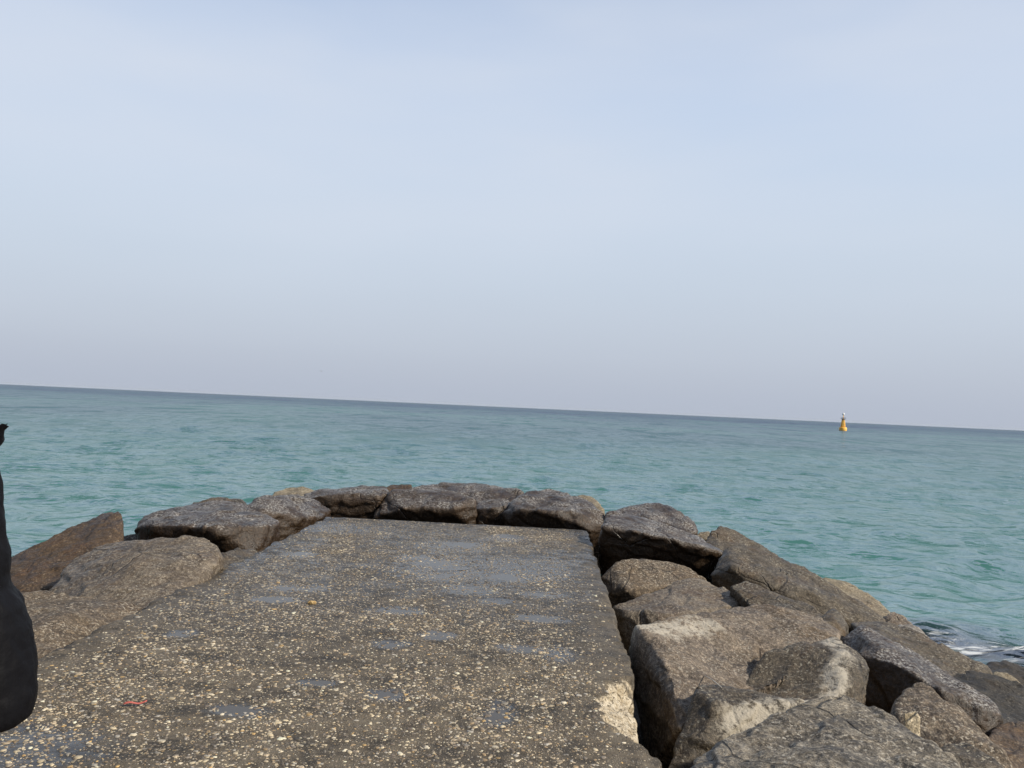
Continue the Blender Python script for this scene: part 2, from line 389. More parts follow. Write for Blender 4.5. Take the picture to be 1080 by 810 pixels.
def make_slab():
    top = np.concatenate([np.linspace(XL, XR, 270)])
    ov = np.array([.012, .03, .055, .09, .15, .25, .4, .65, 1.0, 1.5, 2.0])
    xs = np.concatenate([XL - ov[::-1], top, XR + ov])
    ys = np.concatenate([np.linspace(-6, 2.1, 40, endpoint=False), np.arange(2.1, 6.5, .0135), np.arange(6.5, 11.36, .02)])
    Y1 = ys[-1]
    ys = np.concatenate([ys, Y1 + ov])
    X, Y = np.meshgrid(xs, ys)
    x, y = X.ravel(), Y.ravel()
    ox = np.maximum(np.maximum(XL - x, x - XR), 0); oy = np.maximum(y - Y1, 0)
    xc = np.clip(x, XL, XR); yc = np.minimum(y, Y1)
    h = slab_h(xc, yc)
    down = np.maximum(ox, oy)
    r = .035
    out = np.where(down > 0, r*np.sin(np.minimum(down/r, math.pi/2)), 0)
    zz = -np.where(down < r*math.pi/2, r*(1 - np.cos(np.minimum(down/r, math.pi/2))), down - r*math.pi/2 + r)
    sx = np.sign(x - (XL+XR)/2)*(ox > 0); sy = (oy > 0)
    nx = xc + sx*out*np.where(ox > 0, 1, 0); ny = yc + sy*out
    # ragged edges
    p = np.stack([0*x, ny*2.2, zz*3 + sx*7], 1)
    w_ = np.clip(1 - np.minimum(XR - xc, xc - XL)/.25, 0, 1)
    edge_w = np.where((XR - xc) < (xc - XL), 1, -1)
    nx = nx + edge_w*w_**2*(.028*fbm(p, 4)) + (ox > 0)*edge_w*.012*fbm(np.stack([nx*0, ny*7, zz*7], 1), 3)
    chp = chip_mask(np.minimum(nx, XR - .03), ny)*(zz > -.35)
    nx = nx - .055*chp*w_**2*(edge_w > 0)
    # far edge is slightly oblique
    t = (nx - XL)/(XR - XL); ny = ny + np.clip((ny - 8)/(Y1 - 8), 0, 1)*((YF_L + (YF_R - YF_L)*t) - Y1)
    z = h + zz
    v = np.stack([nx, ny, z], 1)
    f = grid_faces(len(ys), len(xs))
    # exposed aggregate: pebbles set in the surface (part of the same mesh)
    n = 80000
    u = np.random.default_rng(11)
    py_ = 2.3 + (11.3 - 2.3)*u.random(n*2); px_ = XL + .02 + (XR - XL - .04)*u.random(n*2)
    dens = np.clip(.75 + .45*fbm(np.stack([px_*1.1, py_*.8, 0*px_], 1), 3), .2, 1)
    dens = dens*np.clip((XR - px_)/.45, .22, 1)*np.clip((px_ - XL)/.35, .35, 1)
    dens = dens*(1 - chip_mask(px_, py_))
    keep = np.where(u.random(n*2) < dens*.95)[0][:n]
    px_, py_ = px_[keep], py_[keep]; n = len(keep)
    size = np.clip(np.exp(u.normal(math.log(.0053), .50, n)), .0022, .020)
    k = 8
    an = np.arange(k)*2*math.pi/k
    rad = 1 + .28*u.normal(size=(n, k))*.6
    asp = u.uniform(.55, 1, n); rot = u.uniform(0, math.pi, n)
    hz = slab_h(px_, py_)
    ring = []
    for (sr, sz) in ((1.02, -.35), (.92, .14), (.55, .30)):
        lx = np.cos(an)[None]*rad*sr*size[:, None]; ly = np.sin(an)[None]*rad*sr*(size*asp)[:, None]
        gx = px_[:, None] + lx*np.cos(rot)[:, None] - ly*np.sin(rot)[:, None]
        gy = py_[:, None] + lx*np.sin(rot)[:, None] + ly*np.cos(rot)[:, None]
        gz = np.repeat((hz + sz*size*.75)[:, None], k, 1) + u.normal(0, .05, (n, k))*size[:, None]
        ring.append(np.stack([gx, gy, gz], 2))
    cap = np.stack([px_, py_, hz + .33*size*.75], 1)[:, None]
    pv = np.concatenate(ring + [cap], 1)          # n, 3k+1, 3
    t = (pv[..., 0] - XL)/(XR - XL); pv[..., 1] += np.clip((pv[..., 1] - 8)/(Y1 - 8), 0, 1)*((YF_L + (YF_R - YF_L)*t) - Y1)
    q = []
    for rr_ in (0, 1):
        for j in range(k):
            j2 = (j+1) % k
            q.append([rr_*k + j, rr_*k + j2, (rr_+1)*k + j2, (rr_+1)*k + j])
    tr = [[2*k + j, 2*k + (j+1) % k, 3*k] for j in range(k)]
    base = (len(v) + np.arange(n)*(3*k+1))[:, None, None]
    fq = (base + np.array(q)[None]).reshape(-1, 4); ft = (base + np.array(tr)[None]).reshape(-1, 3)
    V = np.concatenate([v, pv.reshape(-1, 3)])
    me = mesh_np('concrete_walkway', V, [f, fq, ft])
    pal = np.array([(.50, .43, .31), (.62, .56, .45), (.40, .33, .24), (.36, .34, .31), (.30, .22, .13), (.16, .13, .105), (.10, .085, .07), (.44, .30, .13), (.22, .19, .16)])
    ci = u.choice(len(pal), n, p=[.17, .10, .15, .11, .11, .13, .11, .03, .09])
    pc = np.minimum(pal[ci]*np.array([1.15, 1.12, 1.04])*u.uniform(.7, 1.25, (n, 1)), .8)
    colr = np.zeros((len(V), 4), np.float32); colr[:, 3] = 1
    colr[len(v):, :3] = np.repeat(pc, 3*k+1, 0)
    ca = me.attributes.new('stone_colour', 'FLOAT_COLOR', 'POINT'); ca.data.foreach_set('color', colr.ravel())
    ch = np.zeros(len(V), np.float32); ch[:len(v)] = chp
    a = me.attributes.new('broken', 'FLOAT', 'POINT'); a.data.foreach_set('value', ch)
    wet = np.zeros(len(V))
    for (cx, cy, rx, ry) in PUD:
        wet = np.maximum(wet, np.exp(-.30*(((V[:, 0]-cx)/rx)**2 + ((V[:, 1]-cy)/ry)**2)))
    for (px, py, rx, ry) in ((14, 792, .38, .30), (500, 600, .9, .9), (560, 600, .5, .8), (720, 700, .2, .2), (350, 556, .8, .5), (590, 690, .12, .2)):
        c_ = atz(px, py, 0)
        wet = np.maximum(wet, .9*np.exp(-.6*(((V[:, 0]-c_.x)/rx)**2 + ((V[:, 1]-c_.y)/ry)**2)))
    a = me.attributes.new('wet', 'FLOAT', 'POINT'); a.data.foreach_set('value', wet.astype(np.float32))
    mi = np.zeros(len(me.polygons), np.int32); mi[len(f):] = 1
    me.polygons.foreach_set('material_index', mi)
    return me
s = N('weathered_concrete')
at_ = s.n('ShaderNodeAttribute', attribute_name='broken').outputs['Fac']
sp = s.n('ShaderNodeSeparateXYZ'); s.l(s.co, sp.inputs[0])
n1 = s.noise(.9, 5, .6, dist=.3); n2 = s.noise(9, 5, .65); n3 = s.noise(75, 3, .6); n5 = s.noise(3.4, 6, .7, dist=.5)
c = s.mix(s.rng(n1, .38, .62), (.072, .055, .034), (.122, .093, .058))
c = s.mix(s.rng(n2, .42, .7), c, (.150, .122, .084))
c = s.mix(s.math('MULTIPLY', s.rng(n2, .50, .3), .9), c, (.022, .018, .013))
v = s.n('ShaderNodeTexVoronoi', feature='F1'); v.inputs['Scale'].default_value = 95; s.l(s.co, v.inputs['Vector'])
vs_ = s.n('ShaderNodeSeparateColor'); s.l(v.outputs['Color'], vs_.inputs[0])
grain = s.math('MULTIPLY', s.rng(v.outputs['Distance'], .55, .35), s.rng(vs_.outputs[0], .62, .8))
c = s.mix(s.math('MULTIPLY', grain, .7), c, (.30, .26, .20))
grain2 = s.math('MULTIPLY', s.rng(v.outputs['Distance'], .55, .35), s.rng(vs_.outputs[1], .72, .8))
c = s.mix(s.math('MULTIPLY', grain2, .7), c, (.035, .031, .027))
c = s.mix(s.math('MULTIPLY', s.rng(n5, .50, .66), .8), c, (.019, .016, .012))
c = s.mix(s.math('MULTIPLY', s.rng(n5, .47, .30), .7), c, (.185, .158, .115))
# damp, dark zone with the puddles in the far half
damp = s.math('MULTIPLY', s.rng(s.noise(.75, 5, .6, co=s.map((1, .7, 1))), .34, .52), s.rng(sp.outputs[1], 5.0, 8.4, .12, 1))
sheen = s.math('MULTIPLY', damp, s.rng(s.noise(5, 5, .65), .32, .54))
wt = s.n('ShaderNodeAttribute', attribute_name='wet').outputs['Fac']
wn_ = s.rng(s.math('ADD', wt, s.math('MULTIPLY', s.rng(s.noise(11, 6, .7), .3, .7), .55)), .55, .9)
c = s.mix(s.math('MULTIPLY', s.math('MAXIMUM', damp, wn_), .8), c, (.020, .019, .018))
ob = s.noise(22, 4, .7)
ic = s.mix(s.rng(ob, .4, .62), (.36, .29, .19), (.60, .53, .41)); ic = s.mix(s.rng(s.noise(60, 4, .75), .52, .60), ic, (.10, .078, .05))
c = s.mix(s.rng(s.math('ADD', at_, s.math('MULTIPLY', s.noise(26, 5, .75), .9)), .62, .80), c, ic)
h = s.math('ADD', s.math('MULTIPLY', n2, .8), s.math('MULTIPLY', n3, .5)); h = s.math('ADD', h, s.math('MULTIPLY', grain, .35)); h = s.math('ADD', h, s.math('MULTIPLY', s.math('MULTIPLY', ob, at_), 1.6))
film = s.math('MAXIMUM', sheen, wn_)
h = s.math('MULTIPLY', h, s.rng(film, 0, 1, 1, .16))
s.set(c, s.rng(film, 0, 1, .82, .20), s.bump(h, .014, .9))
M['concrete'] = s.m
s = N('exposed_pebbles')
pc = s.n('ShaderNodeAttribute', attribute_name='stone_colour').outputs['Color']
pc = s.mix(s.math('MULTIPLY', s.rng(s.noise(3.4, 6, .7, dist=.5), .50, .66), .6), pc, (.035, .029, .021))
pc = s.mix(s.math('MULTIPLY', s.rng(s.noise(14, 4, .6), .54, .7), .55), pc, (.05, .041, .03))
c = s.mix(s.math('MULTIPLY', s.rng(s.noise(160, 3), .45, .7), .5), pc, (.09, .075, .06))
sp = s.n('ShaderNodeSeparateXYZ'); s.l(s.co, sp.inputs[0])
damp = s.math('MULTIPLY', s.rng(s.noise(.75, 5, .6, co=s.map((1, .7, 1))), .34, .52), s.rng(sp.outputs[1], 5.0, 8.4, .0, 1))
c = s.mix(s.math('MULTIPLY', damp, .5), c, (.045, .043, .040))
M['pebble'] = s.set(c, s.rng(damp, 0, 1, .55, .25))
me = make_slab(); me.materials.append(M['concrete']); me.materials.append(M['pebble'])
slab = tag(link('walkway', me), kind='structure')

s = N('puddle_water')
M['puddle'] = s.set((.062, .054, .044), .2, s.bump(s.noise(9, 2), .002, .25), IOR=1.33)
for (cx, cy, rx, ry) in PUD:
    k = 28; a = np.arange(k)*2*math.pi/k
    rr_ = 1.5 + .22*perlin(np.stack([np.cos(a)*1.4 + cx*9, np.sin(a)*1.4 + cy*9, 0*a], 1))
    # the sheet lies in a dip of the concrete, so its shoreline follows the real surface
    t = (cx - XL)/(XR - XL); yo = np.clip((cy - 8)/(11.35 - 8), 0, 1)*((YF_L + (YF_R - YF_L)*t) - 11.35)
    base = float(slab_h(np.array([cx]), np.array([cy]))[0]) + .0027
    v = np.concatenate([np.stack([rx*rr_*np.cos(a), ry*rr_*np.sin(a), 0*a], 1), [[0, 0, 0]]])
    f = np.array([[j, (j+1) % k, k] for j in range(k)])
    tag(link('puddle', mesh_np('puddle', v, [f], M['puddle']), loc=(cx, cy + yo, base)), kind='structure')

# ------------------------------------------------------------------ setting: rubble core under the armour stones
gx, gy = np.meshgrid(np.linspace(-13, 14, 180), np.linspace(-6, 22, 180))
x, y = gx.ravel(), gy.ravel()
d = np.hypot(np.maximum(np.maximum(XL - x, x - XR), 0), np.maximum(y - 11.4, 0))
z = -.85 - .36*d + .22*ridged(np.stack([x*.9, y*.9, 0*x], 1), 4)*np.clip(d, 0, 1)
tag(link('rubble_mound', mesh_np('rubble_mound', np.stack([x, y, z], 1), [grid_faces(180, 180)], M['wet'])), kind='structure')

# ------------------------------------------------------------------ the armour stones
ROCKS = {}
GROUP = 'granite boulders along the jetty'
def rock(key, pts, mat, label, T=.8, drop=.9, shrink=.26, voxel=None, amp=1.0, carve=(), lit_band=(), lit_band_r=.085, cat='boulder', name='boulder', seed=None, rnd=1):
    P = [at(*p) for p in pts]
    cen = sum(P, Vector())/len(P)
    bm = bmesh.new()
    for p in P: bm.verts.new(p)
    for p in P:
        d = (p - CAM); q = p + d.normalized()*T
        q.x += (cen.x - p.x)*shrink; q.z = min(p.z - drop*.75, cen.z - drop)
        bm.verts.new(q)
    r = bmesh.ops.convex_hull(bm, input=bm.verts)
    bmesh.ops.delete(bm, geom=[e for e in r['geom_interior'] if isinstance(e, bmesh.types.BMVert)], context='VERTS')
    g_ = np.random.default_rng(int(abs(cen.x*733 + cen.y*397)))
    for _ in range(7):
        dv_ = Vector((g_.normal(), g_.normal(), g_.normal()*.8 + .25)).normalized()
        ds = [v.co.dot(dv_) for v in bm.verts]; hi, lo = max(ds), min(ds)
        cut = hi - (hi - lo)*g_.uniform(.01, .045)
        bmesh.ops.bisect_plane(bm, geom=bm.verts[:] + bm.edges[:] + bm.faces[:], plane_co=dv_*cut, plane_no=dv_, clear_outer=True)
        bm.faces.ensure_lookup_table()
        for f in bm.faces[:]: bm.faces.remove(f)
        for e in bm.edges[:]: bm.edges.remove(e)
        r = bmesh.ops.convex_hull(bm, input=bm.verts)
        bmesh.ops.delete(bm, geom=[e for e in r['geom_interior'] if isinstance(e, bmesh.types.BMVert)], context='VERTS')
    size = max((max(p[i] for p in P) - min(p[i] for p in P)) for i in range(3))
    dist = cen.y
    vx = voxel or max(.010, min(.024, dist*.0022, size*.04))
    me = remesh(bm, vx, rnd, 'boulder')
    v, n = get_v(me)
    sd_ = (seed if seed is not None else len(ROCKS)*3.71) + 1.3
    S = min(1.0, size)
    dsp = amp*(S*.018*fbm(v*1.3/S + sd_, 3) + S*.013*ridged(v*2.2/S + sd_*2, 4) - S*.010 + .006*fbm(v*11 + sd_, 3) + .003*fbm(v*32 + sd_, 2))
    # flaked steps: terraces in a tilted direction
    ax = np.array([math.sin(sd_)*.5, math.cos(sd_*1.7)*.5, 1.0]); ax /= np.linalg.norm(ax)
    q = (v @ ax)/(.16*S) + 1.1*fbm(v*1.6/S + sd_*3, 3)
    st = q - np.floor(q); dsp += amp*S*.026*(np.minimum(st*6, 1) - st)
    v = v + n*dsp[:, None]
    for (px, py, Y, rad, dep) in carve:
        c = np.array(at(px, py, Y)); dd = ((v[:, 0]-c[0])/rad[0])**2 + ((v[:, 1]-c[1])/rad[1])**2
        v[:, 2] -= dep*np.exp(-dd**1.6)*(n[:, 2] > 0)
    if len(lit_band):  # mask along a path for the painted light
        path = np.array([at(*p) for p in lit_band]); dmin = np.full(len(v), 9.)
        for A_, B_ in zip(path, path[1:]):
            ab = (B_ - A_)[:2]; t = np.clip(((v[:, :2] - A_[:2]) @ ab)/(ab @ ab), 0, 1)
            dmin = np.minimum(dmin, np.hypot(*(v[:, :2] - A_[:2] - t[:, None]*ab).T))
        wv_ = np.exp(-(dmin/(lit_band_r*(1 + .45*perlin(v*3))))**2)*np.clip(.75 + .5*perlin(v*4 + 5), 0, 1)
        a = me.attributes.new('lit_band', 'FLOAT', 'POINT'); a.data.foreach_set('value', wv_.astype(np.float32))
    c = np.array(cen); set_v(me, v - c)
    me.materials.append(M[mat])
    o = link(name, me, loc=cen); tag(o, label, cat, GROUP)
    ROCKS[key] = o
    return o

# --- beyond the far end of the walkway
rock('Y1', [(284,526,12.2),(290,519,12.6),(308,514,13),(327,515,13),(337,522,12.6)], 'tan', 'small tan boulder peeping over the dark stones at the far left corner of the concrete')
rock('Y2', [(606,530,13.3),(612,521,13.6),(627,525,13.5),(638,537,13),(632,547,12.8)], 'tan', 'small sunlit tan boulder peeping out behind the far right corner of the concrete')
rock('F4', [(430,524,12.8),(434,514,13.2),(467,510,13.5),(497,511,13.6),(527,514,13.5),(553,518,13.2),(545,534,12.8),(501,534,12.7)], 'dark', 'long low dark boulder forming the skyline behind the speckled block at the far end')
rock('F3b', [(403,518,13.2),(410,511,13.5),(434,511,13.5),(438,522,13.2)], 'warm', 'small flat brown boulder wedged behind the far end stones, left of the long low one')
rock('F2', [(306,526,12.3),(334,517,12.7),(371,516,12.8),(380,513,13),(408,513,13),(412,520,12.6),(400,537,12.4),(390,552,12.4),(349,553,12.4),(330,540,12.4),(325,528,12.3),(371,522,12.3),(398,521,12.3)], 'dark', 'smooth plain dark boulder at the far left end of the concrete, without pale speckles', shrink=.04)
rock('F3', [(403,528,12.3),(414,518,12.6),(432,519,12.7),(482,519,12.7),(501,527,12.3),(503,553,12.2),(440,554,12.2),(391,552,12.25),(412,536,12.02),(490,538,12.02),(396,545,12.15)], 'dark', 'square dark boulder with a grey speckled top in the middle of the far end', shrink=.04)
rock('F5', [(500,537,12.4),(505,530,12.6),(527,526,12.7),(542,530,12.6),(538,555,12.3),(503,555,12.3),(508,537,12.25),(535,536,12.2)], 'dark', 'split dark boulder with deep clefts between two speckled blocks at the far end', shrink=.04)
rock('F6', [(530,542,12.2),(540,530,12.4),(553,520,12.8),(579,515,13.1),(597,519,13.0),(616,527,12.7),(634,540,12.3),(641,553,12.0),(622,566,11.85),(606,564,11.9),(534,556,12.1),(545,537,11.95),(600,541,11.82),(618,548,11.75)], 'dark', 'big dark boulder with a speckled crown at the far right corner of the concrete', shrink=.06)
# --- left side
rock('L2r', [(183,540,11.0),(205,530,11.3),(230,525,11.5),(258,527,11.4),(264,540,11)], 'brown', 'pale brown boulder whose edge shows behind the dark speckled slab on the left')
rock('F1', [(258,532,10.9),(275,523,11.3),(304,521,11.7),(334,528,11.9),(349,538,12.0),(343,555,11.7),(320,566,11.3),(297,576,10.8),(275,574,10.7),(262,550,10.6),(275,541,10.5),(315,546,10.95),(340,545,11.4)], 'dark', 'dark craggy boulder with a speckled top at the far left corner beside the concrete edge')
rock('L6', [(123,574,9.8),(130,566,10),(146,561,10.1),(152,573,9.9)], 'brown', 'small brown boulder in the notch between the pointed boulder and the dark speckled slab', T=.4)
rock('L2', [(143,553,9.7),(146,547,9.9),(163,543,10.2),(200,534,10.6),(237,527,10.9),(259,533,10.8),(281,543,10.5),(294,552,10.15),(294,570,10.15),(270,587,9.6),(237,582,9.5),(218,576,9.55),(174,575,9.6),(145,573,9.65),(226,557,9.35),(288,555,9.85),(180,554,9.5),(150,556,9.6)], 'dark', 'wide dark slab shaped boulder with white speckles on the left, behind the smooth brown one')
rock('L3', [(9,594,8.6),(37,576,8.9),(74,557,9.2),(107,543,9.5),(124,540,9.5),(131,548,9.3),(129,577,8.8),(100,604,8.3),(50,636,7.6),(12,634,7.8),(118,560,8.95),(-40,620,8.2),(-30,645,7.5)], 'warm', 'rust brown boulder rising to a blunt point on the left, behind the smooth one')
rock('L4b', [(232,584,8.2),(250,578,8.6),(267,577,8.9),(272,583,8.75),(262,591,8.35),(242,604,7.8),(233,605,7.7)], 'brown', 'small brown boulder against the concrete between the two big left boulders', T=.4)
rock('L4', [(46,634,7.0),(80,587,7.7),(111,573,8.0),(178,568,8.0),(211,567,8.0),(230,576,7.8),(235,588,7.7),(236,606,7.95),(202,632,7.0),(162,652,6.4),(140,655,6.35),(92,641,6.6),(150,592,7.3),(190,586,7.45)], 'tawny', 'big smooth brown boulder with pale streaks on its top, left of the concrete', rnd=5)
rock('L5', [(-60,630,6.8),(16,627,6.8),(51,627,6.8),(95,632,6.6),(130,638,6.5),(154,645,6.55),(132,660,6.15),(109,676,5.72),(73,694,5.4),(42,708,5.12),(2,721,4.9),(-60,748,4.5),(-110,690,5.4),(60,652,5.75)], 'speck', 'low pale speckled boulder behind the black coat, nearest of those left of the concrete', rnd=4)
# --- right side, far to near
rock('R18', [(733,568,11.9),(738,561,12.2),(748,560,12.2),(754,569,11.9)], 'tan', 'tiny tan boulder peeping out beside the water between two dark boulders on the right', T=.4)
rock('R1', [(637,550,12.0),(641,540,12.2),(658,534,12.6),(684,531,12.8),(709,534,12.8),(729,545,12.6),(738,562,12.0),(700,565,11.8)], 'dark', 'rounded dark boulder on the waterside skyline, first on the right past the concrete corner', shrink=0.12)
rock('R17', [(744,572,10.9),(751,560,11.3),(759,556,11.6),(771,557,11.7),(789,566,11.6),(809,577,11.4),(824,590,11.1),(800,592,10.6),(760,584,10.7)], 'brown', 'brown wedge shaped boulder on the right skyline behind the long sloping one')
rock('R15', [(858,620,11),(868,609,11.3),(887,612,11.2),(907,622,11),(928,635,10.7),(942,647,10.4),(936,659,10),(910,656,9.8),(885,636,10.2)], 'tan', 'sunlit yellowish boulder sloping down to the water on the right')
rock('R14', [(930,658,9.9),(935,650,10.0),(943,643,10.2),(954,649,10.1),(962,659,9.9),(946,667,9.6)], 'grey', 'small rounded grey brown boulder at the foot of the yellowish slope by the water', T=.5)
rock('R13', [(928,668,9.2),(950,659,9.5),(964,657,9.6),(983,675,9.4),(962,676,9.0)], 'pale', 'small pale block on the waterside above the foam', T=.4)
rock('R21a', [(1034,710,11.0),(1045,699,11.4),(1060,697,11.5),(1085,705,11.4),(1110,715,11),(1080,726,10.5),(1050,720,10.5)], 'warm', 'low wet brown boulder standing in the foam at the right', T=.8)
rock('R21b', [(1036,720,9.5),(1048,709,9.9),(1062,708,10),(1085,727,9.8),(1082,740,9.3)], 'tan', 'low yellowish boulder at the right edge of the picture below the foam', T=.5)
rock('R2', [(649,598,10.45),(691,598,10.5),(738,609,10.4),(636,556,10.3),(687,564,10.15),(727,573,10.15),(766,584,10.3),(641,547,10.8),(661,541,11.3),(676,547,11.3),(709,557,11.2),(736,566,11.1),(633,568,10.4)], 'dark', 'dark brown block with a grey speckled top, right beside the concrete near its far corner', rnd=1, shrink=0.12)
rock('R16', [(750,608,9.45),(767,580,10.0),(775,576,10.2),(790,578,10.3),(816,586,10.3),(850,601,10.2),(884,622,10.0),(914,646,9.6),(937,656,9.4),(765,624,9.25),(800,636,9.3),(824,632,9.4),(858,644,9.25),(892,660,9.1),(912,668,9.0),(772,600,9.25),(822,609,9.35),(860,628,9.2)], 'brown', 'long brown boulder sloping from the ridge down towards the water on the right', T=.8)
rock('R3', [(636,611,9.0),(647,595,9.1),(664,586,9.3),(684,586,9.4),(704,591,9.4),(727,600,9.4),(744,610,9.3),(751,620,9.2),(644,645,8.85),(639,627,8.8),(700,648,8.8),(660,622,8.65)], 'speck', 'rounded speckled brown boulder beside the concrete, behind the thick flat plate')
rock('R12', [(898,658,8.5),(915,653,8.8),(933,655,8.9),(959,666,8.8),(980,674,8.6),(1001,687,8.4),(1027,695,8.2),(1046,707,8.0),(1016,720,7.6),(964,698,7.7),(938,690,7.7),(915,672,8.0)], 'brown', 'narrow brown boulder along the waterside, just under the foam')
rock('R19', [(770,618,8.6),(785,613,8.8),(798,620,8.8),(833,631,8.6),(860,642,8.3),(890,662,7.9),(862,662,7.8),(820,652,8.0),(790,638,8.2)], 'brown', 'thin brown ledge of rock lying between the long sloping boulder and the cracked block', T=.5)
rock('R4', [(698,631,8.6),(718,618,9.0),(733,609,9.2),(744,618,9.1),(764,623,9.0),(784,627,8.9),(799,632,8.7),(801,642,8.6),(764,656,8.45),(733,668,8.3),(709,668,8.2),(790,637,8.5),(750,647,8.15),(715,656,7.95),(648,641,8.15),(672,636,8.5),(660,645,7.95),(690,650,7.75),(700,655,7.75),(655,685,7.95),(675,690,7.85),(722,684,8.0)], 'tawny', 'thick flat boulder plate with a tan front edge, right of the concrete', T=.7)
rock('R20', [(866,652,7.7),(871,643,7.9),(882,640,8.0),(894,652,7.9),(889,674,7.5),(875,668,7.4)], 'brown', 'small upright brown boulder at the back right shoulder of the cracked block', T=.4)
rock('R10', [(998,716,7.6),(1027,707,7.9),(1055,712,7.9),(1080,725,7.8),(1120,745,7.6),(1055,768,6.6),(1100,778,6.6),(1020,740,7.0)], 'wet', 'blackish smooth boulder at the right edge above the rounded brown one')
rock('R9', [(887,664,7.4),(907,659,7.5),(918,666,7.5),(938,684,7.4),(964,688,7.4),(995,709,7.1),(1021,729,6.8),(1047,744,6.5),(1053,755,6.4),(1046,780,6.3),(926,760,6.75),(905,753,6.9),(914,690,6.95),(898,690,7.1),(1020,784,6.3),(945,700,6.75),(975,716,6.6),(1010,740,6.35)], 'dark', 'long dark rust brown boulder lying behind the speckled wedge on the right', T=.8)
rock('R5', [(671,660,6.3),(696,659,6.4),(743,665,6.6),(762,647,7.2),(800,639,7.5),(842,642,7.6),(865,650,7.5),(884,668,7.2),(717,763,5.1),(694,688,5.8),(710,718,5.45),(735,736,5.35),(790,717,5.7),(850,702,6.2),(882,692,6.6),(662,692,6.5),(690,805,5.6)], 'grey', 'large cracked pale grey block with a shaded left face beside the chipped concrete edge', T=.6, carve=[(825,702,6.0,(.62,.55),.16)], rnd=1, lit_band=[(676, 661, 6.35), (705, 672, 6.3), (745, 668, 6.6)], lit_band_r=0.17)  # brightly lit left facet painted pale
rock('R11', [(1042,780,6.0),(1055,765,6.3),(1080,762,6.4),(1120,775,6.4),(1050,806,5.7),(1090,815,5.7),(1062,820,5.5)], 'warm', 'rounded brown boulder in the lower right corner')
rock('R6', [(735,729,5.15),(770,741,5.0),(830,738,5.15),(860,727,5.4),(884,708,5.8),(889,688,6.2),(880,673,6.6),(905,688,6.35),(915,705,6.15),(911,740,5.95),(905,758,5.75),(700,826,4.75),(760,812,4.8),(850,776,5.2),(800,690,6.2),(760,716,5.6)], 'brown', 'hollowed boulder with a curved whitish rim, right of the cracked pale block', T=.5, carve=[(812,706,5.75,(.60,.42),.19)], lit_band=[(770,743,4.95),(830,738,5.15),(860,726,5.42),(882,708,5.8),(887,690,6.2),(878,676,6.5)])  # sunlight on the rim painted as a whitish band
rock('R8', [(938,756,5.35),(954,735,5.55),(964,720,5.75),(973,721,5.75),(986,734,5.65),(1007,747,5.55),(1028,765,5.35),(1049,786,5.15),(1066,805,4.95),(1080,832,4.75),(960,794,5.2),(1000,834,4.9),(1000,790,5.1),(966,766,5.3)], 'speck', 'pointed wedge of coarse speckled granite in the lower right', T=.5, drop=.7, rnd=1)
rock('R22', [(990,790,4.9),(1010,784,4.95),(1021,786,4.95),(1042,796,4.85),(1064,813,4.7),(1000,834,4.5),(985,802,4.7)], 'brown', 'low brown boulder at the bottom edge in front of the speckled wedge', T=.4, drop=.6)
rock('R8b', [(953,752,4.98),(966,749,5.0),(971,756,4.95),(970,782,4.86),(955,779,4.88)], 'cream', 'little yellowish stone standing upright between the layered boulder and speckled wedge', T=.07, drop=.02, voxel=.006, amp=.4, cat='stone', name='stone')
rock('R7', [(729,810,4.0),(756,784,4.25),(799,765,4.5),(841,750,4.75),(876,737,5.0),(901,742,5.0),(935,754,4.9),(961,771,4.7),(982,780,4.55),(1004,797,4.35),(1022,830,4.0),(740,900,3.2),(900,900,3.2),(1010,900,3.3),(870,800,4.05)], 'strat', 'large grey layered boulder at the bottom of the picture, nearest on the right', T=.5)

# ------------------------------------------------------------------ small things lying about
dg = bpy.context.evaluated_depsgraph_get(); dg.update()
def hit(px, py):
    dg = bpy.context.evaluated_depsgraph_get()
    ok, loc, nrm, idx, ob, mx = sc.ray_cast(dg, CAM, ray(px, py))
    return loc, nrm
def tube(path, r, k=8, taper=None):
    bm = bmesh.new(); rings = []
    for i, p in enumerate(path):
        p = Vector(p); t = (Vector(path[min(i+1, len(path)-1)]) - Vector(path[max(i-1, 0)])).normalized()
        a = t.orthogonal().normalized(); b = t.cross(a)
        rr_ = r[i] if isinstance(r, (list, tuple)) else r
        rings.append([bm.verts.new(p + (a*math.cos(j*2*math.pi/k) + b*math.sin(j*2*math.pi/k))*rr_) for j in range(k)])
    for A, B in zip(rings, rings[1:]):
        for j in range(k): bm.faces.new((A[j], A[(j+1) % k], B[(j+1) % k], B[j]))
    bm.faces.new(rings[0][::-1]); bm.faces.new(rings[-1])
    return bm
def bm_obj(name, bm, mat, parent=None, loc=None, smooth=True):
    bmesh.ops.recalc_face_normals(bm, faces=bm.faces)
    me = bpy.data.meshes.new(name); bm.to_mesh(me); bm.free(); me.materials.append(mat)
    for p in me.polygons: p.use_smooth = smooth
    return link(name, me, parent, loc)
a, na = hit(743, 713); b, nb_ = hit(761, 726)
print('straw', a, b)
if (a - b).length < 1.2:
    mid = (a + b)/2 + na*.012
    o = bm_obj('straw', tube([a + na*.004, mid, b + nb_*.006], .0026, 8), plain('pale_plastic', (.55, .52, .46), .4))
    tag(o, 'thin whitish straw lying on the cracked pale grey block', 'straw')
a = atz(130, 743.5, .010); b = atz(155, 741.0, .012); d = (b - a)
bm = bmesh.new(); nseg = 9; rows = []
for i in range(nseg):
    t = i/(nseg-1); c = a + d*t; wd = .012*(1 - .55*t); up = .006 + .006*math.sin(t*7)
    sd2 = Vector((-d.y, d.x, 0)).normalized()
    rows.append([bm.verts.new(c + sd2*wd + Vector((0, 0, up))), bm.verts.new(c + Vector((0, 0, up + .004))), bm.verts.new(c - sd2*wd + Vector((0, 0, up - .002))), bm.verts.new(c + Vector((0, 0, up - .004)))])
